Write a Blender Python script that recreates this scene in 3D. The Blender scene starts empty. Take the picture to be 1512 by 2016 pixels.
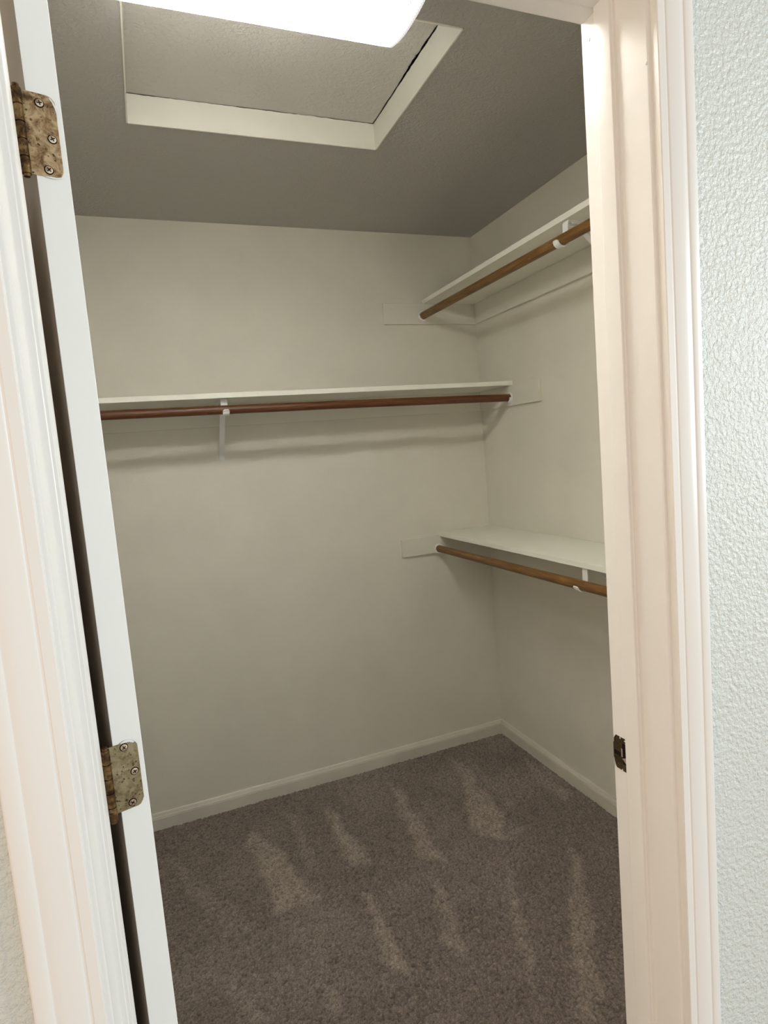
import bpy, bmesh, math, random
import numpy as np
from mathutils import Vector, Matrix
random.seed(7); RNG = np.random.default_rng(7)
S = bpy.context.scene
COL = S.collection

# ------------------------------------------------------------------ camera
cd = bpy.data.cameras.new('camera'); cam = bpy.data.objects.new('camera', cd); COL.objects.link(cam)
FW = Vector((0.35747, 0.92846, -0.10085)); RT = Vector((0.92711, -0.36581, -0.08159)); UP = Vector((0.11265, 0.06433, 0.99155))
M = Matrix((RT, UP, -FW)).transposed().to_4x4(); M.translation = Vector((-1.54606, -2.59095, 1.47829))
cam.matrix_world = M
cd.sensor_fit = 'HORIZONTAL'; cd.sensor_width = 36.0; cd.lens = 36.0*1194.8/1512.0; cd.clip_start = 0.02
S.camera = cam

# ------------------------------------------------------------------ view, world and big lights
S.view_settings.view_transform = 'Standard'; S.view_settings.look = 'None'
S.view_settings.exposure = 0.85; S.view_settings.gamma = 1.0; S.view_settings.use_curve_mapping = False
LENS_POWER = 43.0         # glow of the fluorescent fixture's lens
WORLD_POWER = 0.68
W = bpy.data.worlds.new('bedroom_daylight'); S.world = W; W.use_nodes = True
wn = W.node_tree; wn.nodes.clear()
tc = wn.nodes.new('ShaderNodeTexCoord'); sp = wn.nodes.new('ShaderNodeSeparateXYZ'); wn.links.new(tc.outputs['Generated'], sp.inputs[0])
cr = wn.nodes.new('ShaderNodeValToRGB'); mr = wn.nodes.new('ShaderNodeMapRange')
mr.inputs[1].default_value = -1; mr.inputs[2].default_value = 1
wn.links.new(sp.outputs[0], mr.inputs[0]); wn.links.new(mr.outputs[0], cr.inputs[0])
cr.color_ramp.elements[0].color = (0.80, 0.585, 0.40, 1); cr.color_ramp.elements[0].position = 0.15
cr.color_ramp.elements[1].color = (0.95, 1.02, 1.05, 1); cr.color_ramp.elements[1].position = 0.75
e = cr.color_ramp.elements.new(0.45); e.color = (0.80, 0.83, 0.87, 1)
bgd = wn.nodes.new('ShaderNodeBackground'); bgd.inputs[1].default_value = WORLD_POWER
wo = wn.nodes.new('ShaderNodeOutputWorld'); wn.links.new(cr.outputs[0], bgd.inputs[0]); wn.links.new(bgd.outputs[0], wo.inputs[0])

def area(name, loc, target, sx, sy, power, col):
    l = bpy.data.lights.new(name, 'AREA'); l.shape = 'RECTANGLE'; l.size = sx; l.size_y = sy; l.energy = power; l.color = col
    o = bpy.data.objects.new(name, l); COL.objects.link(o); o.location = loc
    o.rotation_euler = (Vector(target)-Vector(loc)).to_track_quat('-Z', 'Y').to_euler(); return o
area('window_daylight', (1.9, -3.6, 1.75), (-1.0, -2.0, 1.3), 1.2, 1.3, 33, (0.88, 0.97, 1.0))
area('warm_left_fill', (-3.3, -3.5, 1.5), (-1.1, -2.0, 1.3), 0.9, 1.1, 6.5, (1.0, 0.80, 0.58))  # unseen fill light, added to warm the right jamb and left wall

# ------------------------------------------------------------------ constants (metres, from the photograph's perspective)
H = 2.44
XL = -1.84                       # closet left wall
YF_IN, YF_OUT = -1.9017, -2.008  # door wall faces
JL, JR = -1.6296, -0.9445        # jamb faces
CF = -2.0204                     # casing face
ZH = 2.015
HX0, HX1, HY0, HY1, HZ = -1.4819, -0.7433, -1.2679, -0.6953, 2.518   # attic hatch

# ------------------------------------------------------------------ materials
def mat(name, base=(0.8, 0.8, 0.8), rough=0.5, spec=0.5, metal=0.0):
    m = bpy.data.materials.new(name); m.use_nodes = True
    b = m.node_tree.nodes['Principled BSDF']
    b.inputs['Base Color'].default_value = (*base, 1); b.inputs['Roughness'].default_value = rough
    b.inputs['Specular IOR Level'].default_value = spec; b.inputs['Metallic'].default_value = metal
    return m, m.node_tree, b
def node(nt, t, **kw):
    n = nt.nodes.new(t)
    for k, v in kw.items():
        if k in n.inputs: n.inputs[k].default_value = v
        else: setattr(n, k, v)
    return n
def noise(nt, scale, detail=2, rough=0.5, vec=None, dist=0.0):
    n = node(nt, 'ShaderNodeTexNoise', Scale=scale, Detail=detail, Roughness=rough, Distortion=dist)
    nt.links.new((vec or node(nt, 'ShaderNodeTexCoord').outputs['Object']), n.inputs['Vector']); return n
def bump(nt, b, height, strength, dist, chain=None):
    u = node(nt, 'ShaderNodeBump', Strength=strength, Distance=dist)
    nt.links.new(height, u.inputs['Height'])
    if chain: nt.links.new(chain.outputs[0], u.inputs['Normal'])
    nt.links.new(u.outputs[0], b.inputs['Normal']); return u
def ramp(nt, fac, stops):
    r = node(nt, 'ShaderNodeValToRGB'); el = r.color_ramp.elements
    el[0].position, el[0].color = stops[0][0], (*stops[0][1], 1); el[1].position, el[1].color = stops[-1][0], (*stops[-1][1], 1)
    for p, c in stops[1:-1]:
        q = el.new(p); q.color = (*c, 1)
    nt.links.new(fac, r.inputs[0]); return r
def textured_paint(name, base, rough, spec, scale, depth, lo=0.42, hi=0.62, dist=0.6):
    m, nt, b = mat(name, base, rough, spec)
    n = noise(nt, scale, 3, 0.55, dist=dist)
    mp = node(nt, 'ShaderNodeMapRange')
    mp.inputs[1].default_value = lo; mp.inputs[2].default_value = hi
    nt.links.new(n.outputs[0], mp.inputs[0])
    u = bump(nt, b, mp.outputs[0], 1.0, depth)
    n2 = noise(nt, scale*3.1, 2, 0.6)
    bump(nt, b, n2.outputs[0], 0.5, depth*0.35, u)
    return m
def smooth_paint(name, base, rough=0.45, spec=0.4, scale=90, depth=0.0004, var=0.03):
    m, nt, b = mat(name, base, rough, spec)
    n = noise(nt, scale, 3, 0.6)
    bump(nt, b, n.outputs[0], 1.0, depth)
    n2 = noise(nt, 3.5, 4, 0.6)
    lo = tuple(c*(1-var) for c in base); hi = tuple(min(1, c*(1+var)) for c in base)
    r = ramp(nt, n2.outputs[0], [(0.35, lo), (0.65, hi)]); nt.links.new(r.outputs[0], b.inputs['Base Color'])
    return m
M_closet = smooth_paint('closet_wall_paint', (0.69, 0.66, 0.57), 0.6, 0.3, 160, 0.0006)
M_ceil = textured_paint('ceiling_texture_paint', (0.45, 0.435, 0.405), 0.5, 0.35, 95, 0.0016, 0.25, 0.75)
M_hatch = textured_paint('hatch_panel_paint', (0.63, 0.605, 0.56), 0.5, 0.35, 80, 0.0014, 0.25, 0.75)
M_bed_r = textured_paint('orange_peel_paint', (0.70, 0.725, 0.685), 0.36, 0.5, 150, 0.0016, 0.3, 0.75, 0.15)
M_trim = smooth_paint('trim_paint', (0.85, 0.82, 0.775), 0.28, 0.5, 40, 0.00003, 0.006)
M_shelf = smooth_paint('shelf_paint', (0.80, 0.79, 0.70), 0.4, 0.45, 80, 0.0003, 0.02)
M_gap_shade = smooth_paint('door_gap_shade', (0.36, 0.285, 0.22), 0.5, 0.3, 60, 0.0001, 0.06)  # dark brown stands in for the shade seen through the hinge gap
M_base = smooth_paint('baseboard_paint', (0.64, 0.605, 0.52), 0.45, 0.4, 90, 0.0003, 0.05)
M_door = smooth_paint('door_paint', (0.87, 0.86, 0.81), 0.35, 0.45, 60, 0.0002, 0.015)
M_white = smooth_paint('white_enamel', (0.82, 0.82, 0.80), 0.3, 0.5, 60, 0.0001, 0.01)
M_dark, _, _ = mat('dark_void', (0.012, 0.009, 0.007), 0.9, 0.1)
M_pan, _, _ = mat('fixture_pan_enamel', (0.7, 0.7, 0.68), 0.4, 0.4)

def wood(name, c0, c1, c2):
    m, nt, b = mat(name, (0.3, 0.12, 0.04), 0.42, 0.45)
    t = node(nt, 'ShaderNodeTexCoord'); mp = node(nt, 'ShaderNodeMapping'); mp.inputs['Scale'].default_value = (1, 1, 0.06)
    nt.links.new(t.outputs['Object'], mp.inputs[0])
    n = noise(nt, 190, 4, 0.6, mp.outputs[0]); n2 = noise(nt, 9, 3, 0.6, t.outputs['Object'])
    r = ramp(nt, n.outputs[0], [(0.25, c0), (0.5, c1), (0.75, c2)])
    mx = node(nt, 'ShaderNodeMixRGB', blend_type='MULTIPLY'); mx.inputs[0].default_value = 0.6
    r2 = ramp(nt, n2.outputs[0], [(0.3, (0.62, 0.5, 0.42)), (0.7, (1, 1, 1))])
    nt.links.new(r.outputs[0], mx.inputs[1]); nt.links.new(r2.outputs[0], mx.inputs[2])
    n3 = noise(nt, 60, 4, 0.7, t.outputs['Object'])
    r3 = ramp(nt, n3.outputs[0], [(0.68, (0, 0, 0)), (0.76, (0.6, 0.6, 0.6))])
    m2 = node(nt, 'ShaderNodeMixRGB'); m2.inputs[2].default_value = (0.36, 0.24, 0.13, 1)
    nt.links.new(r3.outputs[0], m2.inputs[0]); nt.links.new(mx.outputs[0], m2.inputs[1])
    nt.links.new(m2.outputs[0], b.inputs['Base Color'])
    return m
M_wood = wood('golden_rod_wood', (0.095, 0.042, 0.009), (0.19, 0.092, 0.022), (0.29, 0.158, 0.046))
M_wood_red = wood('reddish_rod_wood', (0.060, 0.019, 0.006), (0.125, 0.044, 0.014), (0.19, 0.078, 0.026))
def brass(name, stops, spot, rough=0.42, metal=0.75):
    m, nt, b = mat(name, (0.5, 0.4, 0.25), rough, 0.5, metal)
    n = noise(nt, 85, 6, 0.65, dist=0.4)
    r = ramp(nt, n.outputs[0], stops)
    n2 = noise(nt, 330, 2, 0.5)
    r2 = ramp(nt, n2.outputs[0], [(0.60, (0, 0, 0)), (0.70, (1, 1, 1))])
    mx = node(nt, 'ShaderNodeMixRGB'); mx.inputs[2].default_value = (*spot, 1)
    nt.links.new(r2.outputs[0], mx.inputs[0]); nt.links.new(r.outputs[0], mx.inputs[1])
    nt.links.new(mx.outputs[0], b.inputs['Base Color'])
    r4 = ramp(nt, n.outputs[0], [(0.3, (0.6, 0.6, 0.6)), (0.7, (0.33, 0.33, 0.33))]); nt.links.new(r4.outputs[0], b.inputs['Roughness'])
    bump(nt, b, n2.outputs[0], 0.4, 0.0004)
    return m
M_brass = brass('tarnished_brass', [(0.36, (0.12, 0.068, 0.03)), (0.48, (0.36, 0.235, 0.12)), (0.62, (0.62, 0.47, 0.28))], (0.07, 0.04, 0.02))
M_brass2 = brass('dull_brass', [(0.36, (0.16, 0.12, 0.06)), (0.5, (0.30, 0.24, 0.13)), (0.66, (0.42, 0.35, 0.22))], (0.04, 0.028, 0.015))
M_knuckle = brass('rusty_knuckle', [(0.36, (0.035, 0.016, 0.006)), (0.5, (0.12, 0.062, 0.022)), (0.66, (0.30, 0.19, 0.08))], (0.02, 0.01, 0.005), 0.5)
M_strike = brass('dark_brass', [(0.36, (0.05, 0.032, 0.015)), (0.5, (0.09, 0.06, 0.028)), (0.66, (0.14, 0.10, 0.05))], (0.03, 0.02, 0.01), 0.4)
M_screw = brass('screw_brass', [(0.36, (0.30, 0.2, 0.12)), (0.5, (0.62, 0.48, 0.34)), (0.66, (0.75, 0.62, 0.46))], (0.3, 0.2, 0.12), 0.35)
M_bright, _, _ = mat('strike_bright', (0.55, 0.42, 0.36), 0.4, 0.5, 0.6)

def carpet():
    m, nt, b = mat('carpet_pile', (0.1, 0.08, 0.07), 0.95, 0.08)
    b.inputs['Sheen Weight'].default_value = 0.15; b.inputs['Sheen Roughness'].default_value = 0.6
    at = node(nt, 'ShaderNodeAttribute'); at.attribute_name = 'nap'
    tuft = node(nt, 'ShaderNodeAttribute'); tuft.attribute_name = 'tuft'
    n = noise(nt, 210, 4, 0.8)
    base = ramp(nt, n.outputs[0], [(0.30, (0.084, 0.065, 0.054)), (0.47, (0.172, 0.137, 0.115)), (0.58, (0.235, 0.191, 0.162)), (0.72, (0.40, 0.34, 0.29))])
    lite = ramp(nt, n.outputs[0], [(0.30, (0.155, 0.127, 0.103)), (0.47, (0.315, 0.264, 0.215)), (0.58, (0.41, 0.35, 0.285)), (0.72, (0.54, 0.475, 0.40))])
    mx = node(nt, 'ShaderNodeMixRGB'); nt.links.new(at.outputs['Fac'], mx.inputs[0])
    nt.links.new(base.outputs[0], mx.inputs[1]); nt.links.new(lite.outputs[0], mx.inputs[2])
    r2 = ramp(nt, tuft.outputs['Fac'], [(0.0, (0.50, 0.46, 0.43)), (0.5, (1, 1, 1)), (1.0, (1.42, 1.40, 1.36))])
    m2 = node(nt, 'ShaderNodeMixRGB', blend_type='MULTIPLY'); m2.inputs[0].default_value = 1.0
    nt.links.new(mx.outputs[0], m2.inputs[1]); nt.links.new(r2.outputs[0], m2.inputs[2])
    nt.links.new(m2.outputs[0], b.inputs['Base Color'])
    n3 = noise(nt, 520, 2, 0.6); bump(nt, b, n3.outputs[0], 0.8, 0.002)
    return m
M_carpet = carpet()

LX0, LX1, LY0, LY1 = -1.520, -0.9365, -1.525, -1.2856      # outline of the light's lens
def lens_material():
    m = bpy.data.materials.new('prismatic_lens_glow'); m.use_nodes = True; nt = m.node_tree; nt.nodes.clear()
    t = node(nt, 'ShaderNodeTexCoord'); mp = node(nt, 'ShaderNodeMapping'); mp.inputs['Rotation'].default_value = (0, 0, math.radians(45))
    nt.links.new(t.outputs['Object'], mp.inputs[0])
    facs = []
    for ax in ('X', 'Y'):
        w = node(nt, 'ShaderNodeTexWave', Scale=55.0); w.wave_type = 'BANDS'; w.bands_direction = ax
        nt.links.new(mp.outputs[0], w.inputs['Vector']); facs.append(w.outputs['Fac'])
    mul = node(nt, 'ShaderNodeMath', operation='MINIMUM'); nt.links.new(facs[0], mul.inputs[0]); nt.links.new(facs[1], mul.inputs[1])
    mr = node(nt, 'ShaderNodeMapRange'); mr.inputs[1].default_value = 0.16; mr.inputs[2].default_value = 0.36
    mr.inputs[3].default_value = 0.0; mr.inputs[4].default_value = 1.0
    nt.links.new(mul.outputs[0], mr.inputs[0])
    # the tubes stop short of the lens's edges, so its rim glows much less than its middle
    sx = node(nt, 'ShaderNodeSeparateXYZ'); nt.links.new(t.outputs['Object'], sx.inputs[0])
    def edge(sock, a, c, w):          # 0 at coordinate a, 1 at a+(c-a direction)*w
        q = node(nt, 'ShaderNodeMapRange'); q.interpolation_type = 'SMOOTHSTEP'
        nt.links.new(sx.outputs[sock], q.inputs[0]); q.inputs[1].default_value = a if c > 0 else a-w; q.inputs[2].default_value = a+w if c > 0 else a
        q.inputs[3].default_value = 0.0 if c > 0 else 1.0; q.inputs[4].default_value = 1.0 if c > 0 else 0.0
        return q.outputs[0]
    cur = edge(0, LX1, -1, 0.055)
    for nx in (edge(0, LX0, 1, 0.055),):
        mm = node(nt, 'ShaderNodeMath', operation='MULTIPLY'); nt.links.new(cur, mm.inputs[0]); nt.links.new(nx, mm.inputs[1]); cur = mm.outputs[0]
    sq = node(nt, 'ShaderNodeMath', operation='POWER'); sq.inputs[1].default_value = 1.6; nt.links.new(cur, sq.inputs[0])
    core = node(nt, 'ShaderNodeMath', operation='MULTIPLY_ADD'); nt.links.new(sq.outputs[0], core.inputs[0]); core.inputs[1].default_value = LENS_POWER; core.inputs[2].default_value = 0.50
    ms = node(nt, 'ShaderNodeMath', operation='MULTIPLY'); nt.links.new(core.outputs[0], ms.inputs[0])
    pm = node(nt, 'ShaderNodeMapRange'); pm.inputs[3].default_value = 0.012; pm.inputs[4].default_value = 1.0; nt.links.new(mr.outputs[0], pm.inputs[0])
    # near the rim the prisms only darken slightly
    pr = node(nt, 'ShaderNodeMapRange'); pr.inputs[3].default_value = 0.80; pr.inputs[4].default_value = 1.0; nt.links.new(mr.outputs[0], pr.inputs[0])
    mixp = node(nt, 'ShaderNodeMix'); mixp.data_type = 'FLOAT'
    cl = node(nt, 'ShaderNodeMath', operation='MULTIPLY'); cl.use_clamp = True; cl.inputs[1].default_value = 4.0; nt.links.new(sq.outputs[0], cl.inputs[0])
    nt.links.new(cl.outputs[0], mixp.inputs[0]); nt.links.new(pr.outputs[0], mixp.inputs[2]); nt.links.new(pm.outputs[0], mixp.inputs[3])
    nt.links.new(mixp.outputs[0], ms.inputs[1])
    em = node(nt, 'ShaderNodeEmission'); em.inputs[0].default_value = (1.0, 0.985, 0.93, 1); nt.links.new(ms.outputs[0], em.inputs[1])
    o = node(nt, 'ShaderNodeOutputMaterial'); nt.links.new(em.outputs[0], o.inputs[0]); return m
M_lens = lens_material()

# ------------------------------------------------------------------ mesh helpers
def box(bm, x0, x1, y0, y1, z0, z1, mi=0):
    vs = [bm.verts.new((x, y, z)) for x in (x0, x1) for y in (y0, y1) for z in (z0, z1)]
    for f in ((0,1,3,2), (4,6,7,5), (0,4,5,1), (2,3,7,6), (0,2,6,4), (1,5,7,3)):
        bm.faces.new([vs[i] for i in f]).material_index = mi
def prism(bm, pts, z0, z1, axis='z', mi=0):
    """closed outline pts extruded between two values of axis"""
    def P(a, b, c): return {'z': (a, b, c), 'x': (c, a, b), 'y': (a, c, b)}[axis]
    lo = [bm.verts.new(P(a, b, z0)) for a, b in pts]; hi = [bm.verts.new(P(a, b, z1)) for a, b in pts]
    n = len(pts)
    bm.faces.new(lo[::-1]).material_index = mi; bm.faces.new(hi).material_index = mi
    for i in range(n): bm.faces.new((lo[i], lo[(i+1) % n], hi[(i+1) % n], hi[i])).material_index = mi
def cyl(bm, p0, p1, r, seg=24, r1=None, mi=0):
    tube(bm, [p0, p1], [r, r if r1 is None else r1], seg, mi)
def tube(bm, pts, rads, seg=24, mi=0):
    pts = [Vector(p) for p in pts]; rings = []
    d0 = (pts[1]-pts[0]).normalized(); ref = Vector((0, 0, 1)) if abs(d0.z) < 0.9 else Vector((1, 0, 0))
    for i, p in enumerate(pts):
        d = (pts[min(i+1, len(pts)-1)]-pts[max(i-1, 0)]).normalized()
        u = d.cross(ref).normalized(); v = u.cross(d)
        rings.append([bm.verts.new(p+(u*math.cos(a)+v*math.sin(a))*rads[i]) for a in (2*math.pi*k/seg for k in range(seg))])
    for a, b in zip(rings, rings[1:]):
        for k in range(seg): bm.faces.new((a[k], a[(k+1) % seg], b[(k+1) % seg], b[k])).material_index = mi
    bm.faces.new(rings[0][::-1]).material_index = mi; bm.faces.new(rings[-1]).material_index = mi
def strip(bm, path, w, t, frame):
    """flat strip of width w and thickness t along path (u, z); frame maps (u, along, z) to a point"""
    n = len(path); rings = []
    for i in range(n):
        a = Vector(path[max(i-1, 0)]); b = Vector(path[min(i+1, n-1)]); d = (b-a).normalized(); nrm = Vector((-d.y, d.x))
        p = Vector(path[i])
        ww = w[i] if isinstance(w, (list, tuple)) else w
        rings.append([bm.verts.new(frame((p+nrm*s*t/2).x, q*ww/2, (p+nrm*s*t/2).y)) for s, q in ((1, 1), (1, -1), (-1, -1), (-1, 1))])
    for a, b in zip(rings, rings[1:]):
        for k in range(4): bm.faces.new((a[k], a[(k+1) % 4], b[(k+1) % 4], b[k]))
    bm.faces.new(rings[0][::-1]); bm.faces.new(rings[-1])
def obj(name, bm, mats, parent=None, smooth=False, sharp=38, bevel=0.0, seg=2):
    bmesh.ops.recalc_face_normals(bm, faces=bm.faces)
    me = bpy.data.meshes.new(name); bm.to_mesh(me); bm.free()
    for m in (mats if isinstance(mats, (list, tuple)) else [mats]): me.materials.append(m)
    o = bpy.data.objects.new(name, me); COL.objects.link(o)
    if smooth:
        for p in me.polygons: p.use_smooth = True
        me.set_sharp_from_angle(angle=math.radians(sharp))
    if bevel:
        b = o.modifiers.new('bevel', 'BEVEL'); b.width = bevel; b.segments = seg; b.limit_method = 'ANGLE'; b.angle_limit = math.radians(35)
        b.harden_normals = False
    if parent is not None:
        o.parent = parent; o.matrix_parent_inverse = parent.matrix_world.inverted()
    return o
def struct(name, bm, mats, **kw):
    o = obj(name, bm, mats, **kw); o['kind'] = 'structure'; return o
def thing(name, label, cat, loc, group=None):
    o = bpy.data.objects.new(name, None); COL.objects.link(o); o.location = loc; o.matrix_world = Matrix.Translation(loc)
    o['label'] = label; o['category'] = cat; o.empty_display_size = 0.05
    if group: o['group'] = group
    return o
def tag(o, label, cat, group=None):
    o['label'] = label; o['category'] = cat
    if group: o['group'] = group
    return o
B = bmesh.new

# ------------------------------------------------------------------ floor
STREAKS = [
[(-1.346,-0.279),(-1.293,-0.218),(-1.277,-0.272),(-1.22,-0.469),(-1.167,-0.692),(-1.303,-0.7),(-1.316,-0.418)],
[(-1.63,-0.21),(-1.577,-0.299),(-1.458,-0.557),(-1.381,-0.734),(-1.47,-0.732),(-1.546,-0.478)],
[(-1.149,-0.152),(-1.13,-0.188),(-1.118,-0.579),(-1.155,-0.541)],
[(-1.003,-0.221),(-0.983,-0.269),(-0.939,-0.618),(-1.016,-0.596),(-1.004,-0.442)],
[(-0.705,-0.156),(-0.673,-0.259),(-0.704,-0.604),(-0.707,-0.741),(-0.78,-0.684),(-0.733,-0.431)],
[(-0.347,-0.126),(-0.311,-0.197),(-0.392,-0.595),(-0.465,-0.733),(-0.529,-0.634),(-0.425,-0.399)],
[(-0.268,-0.121),(-0.275,-0.25),(-0.296,-0.562),(-0.33,-0.544),(-0.332,-0.451)],
[(-1.023,-0.751),(-1.014,-0.788),(-1.008,-0.992),(-1.006,-1.104),(-1.042,-1.051),(-1.046,-0.96)],
[(-0.778,-0.759),(-0.778,-0.878),(-0.82,-1.062),(-0.842,-1.139),(-0.862,-1.04),(-0.819,-0.889)],
[(-0.498,-0.795),(-0.528,-0.891),(-0.675,-1.21),(-0.724,-1.279),(-0.664,-1.114)],
[(-0.282,-0.892),(-0.296,-0.96),(-0.441,-1.2),(-0.646,-1.44),(-0.696,-1.416),(-0.568,-1.264)],
[(-1.25,-0.787),(-1.238,-0.822),(-1.216,-1.141),(-1.246,-1.096),(-1.253,-0.92)],
[(-1.486,-0.865),(-1.466,-0.886),(-1.42,-1.061),(-1.459,-1.042)],
[(-0.435,-0.685),(-0.362,-0.703),(-0.424,-0.755),(-0.496,-0.716)],
[(-0.072,-0.303),(-0.05,-0.61),(-0.111,-0.628),(-0.101,-0.441)]]
STR_W = [0.95, 0.45, 0.5, 0.95, 0.9, 0.95, 0.5, 0.9, 0.8, 0.75, 0.75, 0.6, 0.7, 0.6, 0.8]
def lowfreq(x, y, cell, seed):
    g = np.random.default_rng(seed).random((64, 64)); u = (x+5)/cell; v = (y+5)/cell
    i = np.floor(u).astype(int); j = np.floor(v).astype(int); fu = u-i; fv = v-j
    fu = fu*fu*(3-2*fu); fv = fv*fv*(3-2*fv)
    G = lambda a, b: g[a % 64, b % 64]
    return (G(i, j)*(1-fu)+G(i+1, j)*fu)*(1-fv)+(G(i, j+1)*(1-fu)+G(i+1, j+1)*fu)*fv
def build_floor():
    step = 0.0037
    xs = np.arange(XL-0.02, 0.021, step); ys = np.arange(-2.0, 0.021, step); nx, ny = len(xs), len(ys)
    X, Y = np.meshgrid(xs, ys, indexing='ij'); X = X.ravel(); Y = Y.ravel()
    r = RNG.random((nx, ny)); p = np.pad(r, 1, mode='edge')
    sm = p[1:-1, 1:-1]*3.5+p[:-2, 1:-1]+p[2:, 1:-1]+p[1:-1, :-2]+p[1:-1, 2:]
    sm = ((sm-sm.mean())/sm.std()).ravel()
    wx = X+0.016*(lowfreq(X, Y, 0.03, 1)-0.5)+0.03*(lowfreq(X, Y, 0.11, 2)-0.5); wy = Y+0.02*(lowfreq(X, Y, 0.04, 3)-0.5)
    nap = 0.30*np.clip((lowfreq(X, Y, 0.19, 5)-0.45)*2, 0, 1)+0.15*lowfreq(X, Y, 0.05, 6)
    for poly, wt in zip(STREAKS, STR_W):
        P = np.array(poly); inside = np.zeros(len(X), bool); dmin = np.full(len(X), 9.0)
        for k in range(len(P)):
            a, b = P[k], P[(k+1) % len(P)]
            c = ((a[1] > wy) != (b[1] > wy)) & (wx < (b[0]-a[0])*(wy-a[1])/((b[1]-a[1]) or 1e-9)+a[0]); inside ^= c
            d = b-a; t = np.clip(((wx-a[0])*d[0]+(wy-a[1])*d[1])/(d@d), 0, 1)
            dmin = np.minimum(dmin, np.hypot(wx-a[0]-t*d[0], wy-a[1]-t*d[1]))
        s = np.clip(0.72+np.where(inside, dmin, -dmin)/0.030, 0, 1)
        nap = np.maximum(nap, wt*s*(0.65+0.45*lowfreq(X, Y, 0.04, 8)))
    Z = sm*0.0019-0.0005+0.002*(lowfreq(X, Y, 0.06, 9)-0.5)
    jx = (RNG.random(len(X))-0.5)*step*0.5; jy = (RNG.random(len(X))-0.5)*step*0.5
    co = np.stack([X+jx, Y+jy, Z], 1)
    idx = np.arange(nx*ny).reshape(nx, ny)
    F = np.stack([idx[:-1, :-1], idx[1:, :-1], idx[1:, 1:], idx[:-1, 1:]], -1).reshape(-1, 4)
    n0 = len(co)
    # the bedroom's carpet and the slab under both, a little lower
    ex = np.array([(-3.6, -5.0, -0.01), (2.2, -5.0, -0.01), (2.2, -1.99, -0.01), (-3.6, -1.99, -0.01),
                   (-3.6, 0.1, -0.012), (2.2, 0.1, -0.012)], float)
    co = np.vstack([co, ex])
    F = np.vstack([F, [[n0, n0+1, n0+2, n0+3], [n0+3, n0+2, n0+5, n0+4]]])
    me = bpy.data.meshes.new('floor'); me.vertices.add(len(co)); me.vertices.foreach_set('co', co.ravel())
    me.loops.add(F.size); me.loops.foreach_set('vertex_index', F.ravel().astype(np.int32))
    me.polygons.add(len(F)); me.polygons.foreach_set('loop_start', np.arange(0, F.size, 4, dtype=np.int32))
    me.polygons.foreach_set('use_smooth', np.ones(len(F), bool))
    me.update(calc_edges=True)
    a = me.attributes.new('nap', 'FLOAT', 'POINT'); a.data.foreach_set('value', np.concatenate([np.clip(nap, 0, 1), np.full(len(ex), 0.2)]).astype(np.float32))
    a = me.attributes.new('tuft', 'FLOAT', 'POINT'); a.data.foreach_set('value', np.concatenate([np.clip(0.5+sm*0.2, 0, 1), np.full(len(ex), 0.5)]).astype(np.float32))
    me.materials.append(M_carpet)
    o = bpy.data.objects.new('floor', me); COL.objects.link(o); o['kind'] = 'structure'
build_floor()

# ------------------------------------------------------------------ walls and ceiling
b = B(); box(b, XL-0.12, 0.12, 0, 0.12, -0.02, 2.60); struct('wall_back', b, M_closet)
b = B(); box(b, 0, 0.12, YF_OUT+0.02, 0, -0.02, 2.60); struct('wall_right', b, M_closet)
b = B(); box(b, XL-0.12, XL, YF_OUT+0.02, 0, -0.02, 2.60); struct('wall_left', b, M_closet)
# door wall: the closet side is smooth (0), the bedroom side textured (1)
def door_wall():
    b = B()
    ox0, ox1, oz = JL-0.02, JR+0.02, ZH+0.022
    for x0, x1, z0, z1 in ((-3.6, ox0, -0.02, 2.6), (ox1, 2.2, -0.02, 2.6), (ox0, ox1, oz, 2.6)):
        box(b, x0, x1, YF_OUT+0.012, YF_IN-0.0, z0, z1, 0)
        box(b, x0, x1, YF_OUT, YF_OUT+0.012, z0, z1, 1)
    struct('wall_front', b, [M_closet, M_bed_r])
door_wall()
def ceiling():
    b = B()
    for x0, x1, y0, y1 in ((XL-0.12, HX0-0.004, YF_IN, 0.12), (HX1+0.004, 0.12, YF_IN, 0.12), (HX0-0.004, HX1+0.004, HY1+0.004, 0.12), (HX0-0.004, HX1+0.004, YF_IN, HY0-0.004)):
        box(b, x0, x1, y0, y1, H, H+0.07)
    box(b, XL-0.12, 0.12, YF_IN, 0.12, H+0.20, H+0.24)  # unseen lid, with the sides below, added to keep world light out
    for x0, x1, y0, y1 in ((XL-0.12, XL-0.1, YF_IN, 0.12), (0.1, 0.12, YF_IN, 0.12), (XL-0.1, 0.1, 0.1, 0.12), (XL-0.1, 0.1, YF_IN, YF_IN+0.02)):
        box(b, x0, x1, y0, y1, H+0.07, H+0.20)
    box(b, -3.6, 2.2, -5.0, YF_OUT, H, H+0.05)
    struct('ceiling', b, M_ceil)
ceiling()
# white lining boards round the hatch opening, with a ragged hand-cut top edge
def lining(name, a, c, const, axis, thick):
    b = B(); n = 60; z0 = H-0.002
    pts = [(a, z0), (c, z0)]+[(c+(a-c)*k/n, HZ-0.001+(random.random()-0.5)*0.0022) for k in range(n+1)]
    if axis == 'y': prism(b, pts, const, const+thick, 'y')
    else: prism(b, pts, const, const+thick, 'x')
    return struct(name, b, M_shelf)
lining('trim_1', HX0, HX1, HY1, 'y', 0.0038)
lining('trim_2', HX0, HX1, HY0-0.0038, 'y', 0.0038)
lining('trim_3', HY0, HY1, HX1, 'x', 0.0038)
lining('trim_4', HY0, HY1, HX0-0.0038, 'x', 0.0038)
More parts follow.
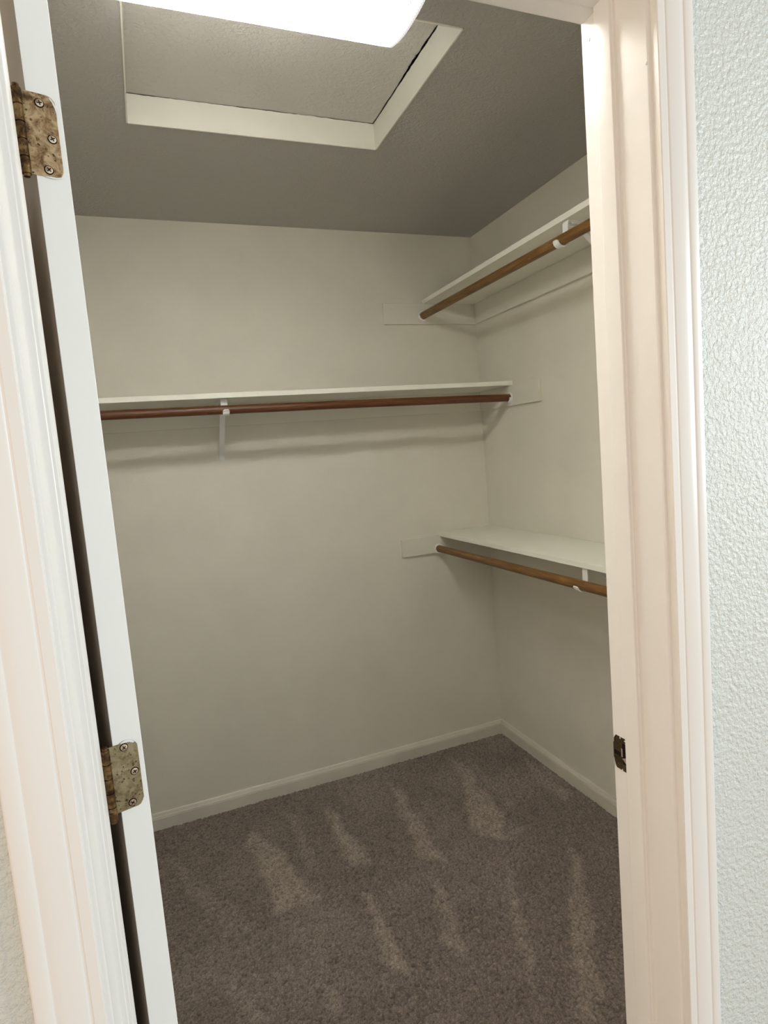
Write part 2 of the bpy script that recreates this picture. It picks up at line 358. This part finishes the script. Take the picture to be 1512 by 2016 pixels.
# hatch panel: right and far edges broken, leaving a dark crack
def hatch_panel():
    b = B(); pts = [(HX0+0.001, HY0+0.001)]
    n = 70
    pts.append((HX1-0.0005, HY0+0.001))
    for k in range(1, n):                      # right edge, going to the back
        t = k/n; y = HY0+(HY1-HY0)*t
        g = 0.0005+0.0055*math.exp(-((t-0.45)/0.24)**2)*(0.55+0.8*random.random())+0.0012*random.random()+0.0018*(t > 0.75)
        pts.append((HX1-g, y))
    pts.append((HX1-0.002, HY1-0.001))
    for k in range(1, n):                      # back edge, going left
        t = k/n; x = HX1+(HX0-HX1)*t
        g = 0.0004+0.003*math.exp(-((t-0.45)/0.02)**2)+0.0018*math.exp(-((t-0.97)/0.06)**2)+0.0008*random.random()
        pts.append((x, HY1-g))
    pts.append((HX0+0.001, HY1-0.002))
    prism(b, pts, HZ, HZ+0.012)
    o = obj('hatch_panel', b, M_hatch)
    tag(o, 'textured grey attic hatch panel lying in the recessed white ceiling opening', 'hatch')
hatch_panel()

# ------------------------------------------------------------------ baseboards
def base_profile():   # (out from the wall, height)
    return [(0, -0.01), (0.0125, -0.01), (0.0125, 0.046), (0.0115, 0.050), (0.0115, 0.0525), (0.0095, 0.056), (0.0075, 0.061), (0.0055, 0.0665), (0.003, 0.069), (0, 0.069)]
b = B(); prism(b, [(-u, z) for u, z in base_profile()], XL, 0, 'x'); struct('baseboard_back', b, M_base)
b = B(); prism(b, [(-u, z) for u, z in base_profile()], YF_IN, -0.0005, 'y'); struct('baseboard_right', b, M_base)
b = B(); prism(b, [(XL+u, z) for u, z in base_profile()], YF_IN, -0.0005, 'y'); struct('baseboard_left', b, M_base)

# ------------------------------------------------------------------ door frame
def mirror(pts, s, x0): return [(x0+s*u, y) for u, y in pts]
JP = [(0, YF_IN), (0.020, YF_IN), (0.020, -2.0094), (0.0035, -2.0094), (0.0016, -2.0088), (0.0004, -2.0074), (0, -2.0055)]
def stop_outline(p=0.009):
    return [(0.001, -1.932), (-p+0.0012, -1.932), (-p+0.0004, -1.9324), (-p, -1.9332), (-p, -1.9570), (-p+0.0004, -1.9582), (-p+0.0014, -1.9587), (-p+0.0040, -1.9588),
            (-p+0.0046, -1.9592), (-p+0.0050, -1.9600), (-p+0.0078, -1.9603), (-0.0004, -1.9608), (0.001, -1.9612)]
def jamb(name, x0, s, p):
    b = B(); prism(b, mirror(JP, s, x0), -0.005, ZH+0.020); prism(b, mirror(stop_outline(p), s, x0), -0.005, ZH-0.0)
    o = struct(name, b, M_trim, smooth=True, sharp=24); return o
jamb_l = jamb('trim_5', JL, -1, 0.0098)
jamb_r = jamb('trim_6', JR, 1, 0.009)
b = B()
prism(b, [(YF_IN, ZH), (YF_IN, ZH+0.02), (-2.0094, ZH+0.02), (-2.0094, ZH+0.003), (-2.0085, ZH+0.001), (-2.006, ZH)], JL, JR, 'x')
prism(b, [(y, ZH+0.001+min(u, 0)*0.33) for u, y in stop_outline()], JL+0.0005, JR-0.0005, 'x')
struct('trim_7', b, M_trim, smooth=True, sharp=24)
# moulded casing: (distance from the inner edge, projection from the wall)
CP = [(0, 0), (0, 0.0110), (0.0008, 0.0120), (0.0093, 0.0124), (0.0103, 0.0119), (0.0118, 0.0119), (0.0128, 0.0126), (0.0140, 0.0130),
      (0.030, 0.0132), (0.0355, 0.0135), (0.0366, 0.0132), (0.0384, 0.0132), (0.0396, 0.0139), (0.0415, 0.0144), (0.0500, 0.0146), (0.0528, 0.0141), (0.0543, 0.0126), (0.0546, 0.010), (0.0546, 0)]
def casing(name, x_in, s):
    b = B(); prism(b, [(x_in+s*w, YF_OUT-t) for w, t in CP], -0.005, ZH+0.005+0.0546)
    return struct(name, b, M_trim, smooth=True, sharp=24)
cas_l = casing('trim_8', JL-0.0045, -1)
cas_r = casing('trim_9', JR+0.0050, 1)
b = B(); prism(b, [(YF_OUT-t, ZH+0.005+w) for w, t in CP], JL-0.0045-0.0546, JR+0.005+0.0546, 'x'); struct('trim_10', b, M_trim, smooth=True, sharp=24)

# the same casing round the opening on the closet side
def casing_in(name, x_in, s):
    b = B(); prism(b, [(x_in+s*w, YF_IN+t*0.85) for w, t in CP], -0.005, ZH+0.005+0.0546)
    return struct(name, b, M_trim, smooth=True, sharp=24)
casing_in('trim_11', JL-0.0060, -1); casing_in('trim_12', JR+0.0060, 1)
b = B(); prism(b, [(YF_IN+t*0.85, ZH+0.006+w) for w, t in CP], JL-0.006-0.0546, JR+0.006+0.0546, 'x'); struct('trim_13', b, M_trim, smooth=True, sharp=24)

# brass strike plate let into the right jamb
def strike():
    x = JR-0.0006; z0, z1 = 0.983, 1.034
    b = B()
    # plate outline (y, z) with the latch window left open; the closet-side edge is rounded
    yw0, yw1, ya = -1.9310, -1.9172, -1.9318         # latch window and the plate's room-side edge
    box(b, x, x+0.002, yw1, ya, z1-0.008, z1); box(b, x, x+0.002, yw1, ya, z0, z0+0.011)
    box(b, x, x+0.002, yw0, ya, z0+0.011, z1-0.008)
    prism(b, [(yw1, z0+0.027), (yw1, z1), (-1.9045, z1), (-1.9015, z1-0.004), (-1.9000, z1-0.010), (-1.8997, z0+0.027)], x, x+0.002, 'x')
    prism(b, [(yw1, z0+0.0205), (-1.8997, z0+0.0205), (-1.9000, z0+0.010), (-1.9015, z0+0.004), (-1.9045, z0), (yw1, z0)], x, x+0.002, 'x')
    prism(b, [(-1.9000, z0+0.012), (-1.9000, z1-0.012), (-1.8985, z1-0.014), (-1.8985, z0+0.014)], x, x+0.004, 'x')   # lip round the jamb's edge
    o = obj('strike_plate', b, M_strike, jamb_r, bevel=0.0003)
    o['label'] = 'dark tarnished brass strike plate'
    b = B(); box(b, x+0.0001, x+0.0005, yw0, -1.9003, z0+0.008, z1-0.006); obj('latch_hole_shadow', b, M_dark, o)  # dark sheet behind the hole, also showing as a painted shadow across the plate
    b = B(); box(b, x-0.0004, x+0.0004, -1.9175, -1.9148, z0+0.0215, z0+0.0340)
    prism(b, [(-1.9312, z0+0.0225), (-1.9240, z0+0.0225), (-1.9165, z0+0.0190), (-1.9240, z0+0.0135), (-1.9312, z0+0.0120)], x-0.0004, x+0.0004, 'x')
    o2 = obj('latch_tongue', b, M_bright, o); o2['label'] = 'bright worn brass tongue'
    # chips of white paint along the plate's top and bottom
    b = B()
    for y, z, w, h in ((-1.9135, z1-0.0014, 0.0016, 0.0028), (-1.925, z1-0.0030, 0.0070, 0.0014), (-1.916, z0+0.0012, 0.0018, 0.0026)):
        box(b, x-0.0003, x+0.0003, y-w/2, y+w/2, z-h/2, z+h/2)
    obj('paint_chip', b, M_white, o)
strike()
# filled nail head and a paint drip near the top of the right jamb
def nail_bump(name, y, z, px):
    b = B(); bmesh.ops.create_uvsphere(b, u_segments=12, v_segments=8, radius=0.0022)
    for v in b.verts: v.co = Vector((px+v.co.x*0.45, y+v.co.y*0.8, z+v.co.z))
    obj(name, b, M_white, jamb_r, smooth=True)
nail_bump('paint_bump', -1.9135, 1.988, JR)
nail_bump('paint_bump', -2.006, 1.905, JR)

# ------------------------------------------------------------------ closet door, swung into the closet, seen on its hinge edge
A7 = math.radians(16.0)
E = Vector((math.cos(A7), math.sin(A7), 0)); L = Vector((-math.sin(A7), math.cos(A7), 0)); N = -L
PB = Vector((-1.5826, -1.8880, 0)); TH = 0.0303; PA = PB-E*TH
def dpt(u, v, z): return PA+E*u+L*v+Vector((0, 0, z))     # u across the edge, v along the leaf
def door():
    b = B(); o8 = [dpt(0, 0, 0), dpt(TH, 0, 0), dpt(TH, 0.672, 0), dpt(0, 0.672, 0)]
    prism(b, [(p.x, p.y) for p in o8], 0.014, 2.004)
    b.faces.ensure_lookup_table()
    for f in b.faces:                                     # closet side coloured brown to paint in the hinge gap's shade, rest white
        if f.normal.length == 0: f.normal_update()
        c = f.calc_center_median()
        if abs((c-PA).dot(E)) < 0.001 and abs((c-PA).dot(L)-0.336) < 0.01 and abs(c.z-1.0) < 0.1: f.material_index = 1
    return struct('door_1', b, [M_door, M_gap_shade], bevel=0.0008)
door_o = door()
def hinge(zc, hh, label, m, screws, chips, tail):
    # leaf let into the door's edge, outline in (u across, z up)
    z0, z1 = zc-hh/2, zc+hh/2; r = 0.008; uR = 0.0248
    pts = [(-0.0058, z0), (uR-r, z0)]
    pts += [(uR-r+r*math.sin(a), z0+r*(1.0)-r*math.cos(a)) for a in [math.pi/2*k/7 for k in range(1, 8)]]
    pts += [(uR-r+r*math.cos(a), z1-r+r*math.sin(a)) for a in [math.pi/2*k/7 for k in range(0, 8)]]
    pts += [(-0.0058, z1)]
    b = B(); t0, t1 = -0.0012, 0.0003
    lo = [b.verts.new(dpt(u, t0, z)) for u, z in pts]; hi = [b.verts.new(dpt(u, t1, z)) for u, z in pts]; n = len(pts)
    b.faces.new(lo); b.faces.new(hi[::-1])
    for i in range(n): b.faces.new((lo[i], lo[(i+1) % n], hi[(i+1) % n], hi[i]))
    leaf = obj('hinge', b, m, door_o, bevel=0.0003); leaf['label'] = label
    # knuckle: five barrels round the pin
    b = B(); pk = dpt(-0.0085, -0.0020, 0); gap = 0.0007; seg = (hh+tail)/5
    for k in range(5):
        cyl(b, (pk.x, pk.y, z0-tail+seg*k+gap), (pk.x, pk.y, z0-tail+seg*(k+1)-gap), 0.0046, 20)
    cyl(b, (pk.x, pk.y, z0-tail-0.002), (pk.x, pk.y, z1+0.003), 0.0031, 16)
    obj('knuckle', b, M_knuckle, leaf, smooth=True)
    for (u, z, rot) in screws:
        b = B(); c = dpt(u, t0, z); nn = 24; rr = 0.0036
        def ring(rad, off): return [b.verts.new(c+E*rad*math.cos(2*math.pi*k/nn)+Vector((0, 0, rad*math.sin(2*math.pi*k/nn)))+N*off) for k in range(nn)]
        rings = [ring(rr*1.22, 0.0001), ring(rr*1.18, 0.00035), ring(rr*1.02, 0.0003), ring(rr*0.97, 0.0008), ring(rr*0.5, 0.0012), ring(rr*0.02, 0.0013)]
        for q, (x, y) in enumerate(zip(rings, rings[1:])):
            for k in range(nn): b.faces.new((x[k], x[(k+1) % nn], y[(k+1) % nn], y[k])).material_index = 1 if q < 3 else 0
        # cross recess
        for a in (rot, rot+math.pi/2):
            d = E*math.cos(a)+Vector((0, 0, math.sin(a))); e2 = E*-math.sin(a)+Vector((0, 0, math.cos(a)))
            q0 = [c+N*0.00145+d*s*0.0022+e2*w*0.00045 for s, w in ((-1, -1), (1, -1), (1, 1), (-1, 1))]
            q1 = [p-N*0.0008 for p in q0]
            va = [b.verts.new(p) for p in q0]; vb = [b.verts.new(p) for p in q1]
            b.faces.new(va).material_index = 1
            for i in range(4): b.faces.new((va[i], va[(i+1) % 4], vb[(i+1) % 4], vb[i])).material_index = 1
        s = obj('screw', b, [M_screw, M_dark], leaf, smooth=True)
    # flakes of white paint left where the leaf was painted over
    for path, w in chips:
        b = B(); n = len(path); va = []
        for i, (u, z) in enumerate(path):
            p = Vector((path[max(i-1, 0)])); q = Vector((path[min(i+1, n-1)])); d = (q-p).normalized(); nr = Vector((-d.y, d.x))
            ww = w*(0.35+0.65*math.sin(math.pi*(i+0.5)/n))*(0.6+0.7*random.random())
            va.append([b.verts.new(dpt(u+nr.x*ww*s, -0.0015-0.0002*k, z+nr.y*ww*s)) for s, k in ((-0.5, 0), (0, 1), (0.5, 0))])
        for x, y in zip(va, va[1:]):
            b.faces.new((x[0], x[1], y[1], y[0])); b.faces.new((x[1], x[2], y[2], y[1]))
        obj('paint_flake', b, M_white, leaf)
    return leaf
hinge(1.8108, 0.0775, 'mottled brown and gold tarnished brass hinge, the upper of the two', M_brass,
      [(0.0105, 1.8405, 0.2), (0.0182, 1.8085, 0.5), (0.0115, 1.7785, 0.75)],
      [([(0.0200, 1.8475), (0.0228, 1.8435), (0.0247, 1.8385), (0.0254, 1.833), (0.0252, 1.829)], 0.0016), ([(0.008, 1.7717), (0.0125, 1.7716), (0.017, 1.7715), (0.0225, 1.773)], 0.0013)], 0.002)
hinge(1.1500, 0.0745, 'olive dull brass hinge flecked with dark spots, the lower of the two', M_brass2,
      [(0.0108, 1.1825, 0.6), (0.0185, 1.1525, 0.4), (0.0125, 1.1190, 0.9)],
      [([(0.008, 1.1878), (0.0125, 1.1884), (0.017, 1.1876), (0.0215, 1.1848)], 0.0022), ([(0.0248, 1.181), (0.0250, 1.1775)], 0.0012), ([(0.0215, 1.1148), (0.0235, 1.117), (0.0245, 1.120)], 0.0016)], 0.006)

# ------------------------------------------------------------------ ceiling light: enamelled pan and shallow prismatic lens
def ceiling_light():
    t = thing('ceiling_light', 'lit fluorescent ceiling light with a white prismatic lens beside the attic hatch', 'ceiling light', (-1.228, -1.405, H))
    x0, x1, y0, y1 = LX0, LX1, LY0, LY1; ze, sag = 2.360, 0.0212
    b = B(); n = 36; m = 40
    def z_at(s): return ze-sag*(1-abs(2*s-1)**2.3)
    g = []
    for i in range(m+1):
        x = x0+(x1-x0)*i/m
        g.append([b.verts.new((x, y0+0.001, ze+0.003))]+[b.verts.new((x, y0+(y1-y0)*k/n, z_at(k/n))) for k in range(n+1)]+[b.verts.new((x, y1-0.004, ze+0.018))])
    for i in range(m):
        for k in range(n+2): b.faces.new((g[i][k], g[i+1][k], g[i+1][k+1], g[i][k+1]))
    o = obj('diffuser', b, M_lens, t, smooth=True)
    so = o.modifiers.new('thickness', 'SOLIDIFY'); so.thickness = 0.0022; so.offset = 0
    o['label'] = 'glowing white prismatic acrylic lens'
    b = B(); prism(b, [(y0+0.010, ze+0.006), (y0+0.012, ze+0.020), (y0+0.055, ze+0.045), (y0+0.055, H), (y1-0.055, H), (y1-0.055, ze+0.045), (y1-0.012, ze+0.020), (y1-0.010, ze+0.006)], x0+0.01, x1-0.012, 'x')
    for xa in (x0+0.003, x1-0.005): prism(b, [(y0+0.006, ze+0.004), (y0+0.04, ze-0.012), (y0+0.08, ze-0.0175), (y1-0.08, ze-0.0175), (y1-0.04, ze-0.012), (y1-0.006, ze+0.004), (y1-0.008, ze+0.020), (y1-0.055, ze+0.045), (y1-0.055, H), (y0+0.055, H), (y0+0.055, ze+0.045), (y0+0.008, ze+0.020)], xa, xa+0.002, 'x')
    obj('housing', b, M_pan, t)
    for yy in (-1.445, -1.365):
        b = B(); cyl(b, (x0+0.04, yy, 2.405), (x1-0.04, yy, 2.405), 0.0125, 20); obj('lamp_tube', b, M_white, t, smooth=True)
ceiling_light()

# ------------------------------------------------------------------ shelves, cleats, brackets, rods
SHT = 0.0190; CT = 0.014
def bracket(parent, frame, ztop, rod_u, rod_z, drop):
    """stamped steel bracket: frame(u, a, z) with u out from the wall and a along it"""
    b = B(); w = 0.024
    hook_r = 0.0198; ub = rod_u-hook_r
    # arm under the board, turned down behind the rod and curled under it
    path = [(0.014, ztop-0.0012), (0.12, ztop-0.0012), (ub-0.006, ztop-0.0012), (ub-0.0015, ztop-0.003), (ub, ztop-0.008), (ub, rod_z+0.004)]
    path += [(rod_u+hook_r*math.sin(a), rod_z-hook_r*math.cos(a)) for a in [math.radians(d) for d in range(-84, 73, 12)]]
    path += [(rod_u+hook_r+0.0015, rod_z-0.0035), (rod_u+hook_r+0.0040, rod_z-0.001)]
    strip(b, path, [w]*(len(path)-2)+[w*0.9, w*0.55], 0.0040, frame)
    # brace from the wall up to the arm, with a screw foot
    strip(b, [(0.0015, ztop-drop), (0.0015, ztop-drop+0.020), (0.006, ztop-drop+0.028), (0.12, ztop-0.098), (0.222, ztop-0.010), (0.232, ztop-0.004)], w*0.86, 0.0022, frame)
    # side web between arm, leg and diagonal
    for s in (-1, 1):
        strip(b, [(0.006, ztop-0.006), (0.03, ztop-0.006), (rod_u-0.035, ztop-0.006)], 0.0012, 0.009, lambda u, a, z, s=s: frame(u, a+s*(w/2-0.0008), z))
    o = obj('bracket', b, M_white, parent, bevel=0.0005, seg=1)
    b = B()
    c0 = frame(0.0022, 0, ztop-drop+0.009); c1 = frame(0.0042, 0, ztop-drop+0.009); cyl(b, c0, c1, 0.0042, 16, 0.003)
    obj('screw', b, M_white, o, smooth=True)
    return o
def socket(parent, c, d, r=0.0205):
    """round cup the rod's end sits in, on a cleat at c, facing d"""
    b = B(); c = Vector(c); d = Vector(d)
    tube(b, [c, c+d*0.003, c+d*0.0035], [r+0.003, r+0.003, r], 28)
    p = c+d*0.003
    u = d.cross(Vector((0, 0, 1))); nn = 20; rings = []
    for rad, off in ((r, 0), (r, 0.010), (r-0.0022, 0.010), (r-0.0022, 0.0)):
        rings.append([b.verts.new(p+u*rad*math.cos(a)+Vector((0, 0, rad*math.sin(a)))+d*off) for a in [math.pi+math.pi*k/nn for k in range(nn+1)]])
    for x, y in zip(rings, rings[1:]):
        for k in range(nn): b.faces.new((x[k], x[k+1], y[k+1], y[k]))
    return obj('rod_socket', b, M_white, parent, smooth=True)
def cleat(parent, x0, x1, y0, y1, z0, z1):
    b = B(); box(b, x0, x1, y0, y1, z0, z1); return obj('cleat', b, M_shelf_c, parent, bevel=0.0012)
M_shelf_c = M_closet_trim = smooth_paint('cleat_paint', (0.69, 0.665, 0.575), 0.5, 0.4, 90, 0.0004, 0.02)

# back wall shelf
ZB = 1.7357
tb = thing('closet_shelf', 'long white shelf across the back wall at the middle height, on a bracket', 'shelf', (XL, 0, ZB-SHT), 'closet shelves')
b = B(); box(b, XL, 0, -0.2778, 0, ZB-SHT, ZB); obj('board', b, M_shelf, tb, bevel=0.0012)
cleat(tb, XL, -CT, -CT, 0, 1.6285, ZB-SHT)
cleat(tb, -CT, 0, -0.4835, 0, 1.6280, ZB-SHT)
cleat(tb, XL, XL+CT, -0.30, -CT, 1.6285, ZB-SHT)
socket(tb, (-CT, -0.2690, 1.664), (-1, 0, 0))
bracket(tb, lambda u, a, z: Vector((-1.245+a, -u, z)), ZB-SHT, 0.268, 1.6745, 0.228)
# upper right shelf
ZU = 2.1490
tu = thing('closet_shelf', 'high white shelf on the right wall near the ceiling, seen from below', 'shelf', (0, -1.88, ZU-SHT), 'closet shelves')
b = B(); box(b, -0.2765, 0, YF_IN+0.002, 0, ZU-SHT, ZU); obj('board', b, M_shelf, tu, bevel=0.0012)
cleat(tu, -0.4765, 0, -CT, 0, 2.0380, ZU-SHT)
cleat(tu, -CT, 0, YF_IN, -CT, 2.0380, ZU-SHT)
socket(tu, (-0.286, -CT, 2.0745), (0, -1, 0))
bracket(tu, lambda u, a, z: Vector((-u, -1.010+a, z)), ZU-SHT, 0.286, 2.071, 0.228)
# lower right shelf
ZL = 1.0710
tl = thing('closet_shelf', 'low white shelf on the right wall with its top showing', 'shelf', (0, -1.88, ZL-SHT), 'closet shelves')
b = B(); box(b, -0.2830, 0, YF_IN+0.002, 0, ZL-SHT, ZL); obj('board', b, M_shelf, tl, bevel=0.0012)
cleat(tl, -0.4780, 0, -CT, 0, 0.9740, ZL-SHT+0.004)
cleat(tl, -CT, 0, YF_IN, -CT, 0.9700, ZL-SHT)
socket(tl, (-0.2904, -CT, 0.9935), (0, -1, 0))
bracket(tl, lambda u, a, z: Vector((-u, -1.028+a, z)), ZL-SHT, 0.2904, 0.998, 0.228)

def rod(name, label, pts, m, r=0.0163):
    """turned wooden rod; built along its own z so the grain runs with it"""
    p0, p1 = Vector(pts[0]), Vector(pts[-1]); d = p1-p0; q = d.to_track_quat('Z', 'X'); Lq = q.inverted()
    b = B(); n = 24; loc = [Lq @ (Vector(p)-p0) for p in pts]
    path = []
    for k in range(n+1):                      # smooth through the given points
        t = k/n*d.length
        for a, c in zip(loc, loc[1:]):
            if a.z-1e-6 <= t <= c.z+1e-6:
                f = (t-a.z)/(c.z-a.z); path.append(a.lerp(c, f)); break
    tube(b, path, [r]*len(path), 28)
    o = obj(name, b, m, smooth=True); o.location = p0; o.rotation_euler = q.to_euler()
    tag(o, label, 'closet rod', 'closet rods')
rod('closet_rod', 'long reddish brown wooden rod under the back wall shelf', [(-CT-0.003, -0.269, 1.6640), (-0.73, -0.268, 1.6716), (-1.245, -0.268, 1.6745), (XL+CT, -0.268, 1.6770)], M_wood_red)
rod('closet_rod', 'brown wooden rod under the high right-hand shelf', [(-0.286, -CT-0.003, 2.0745), (-0.286, -1.01, 2.071), (-0.286, YF_IN+0.003, 2.068)], M_wood)
rod('closet_rod', 'golden brown wooden rod under the low right-hand shelf', [(-0.2904, -CT-0.003, 0.9935), (-0.2904, -1.028, 0.998), (-0.2904, YF_IN+0.003, 1.000)], M_wood)
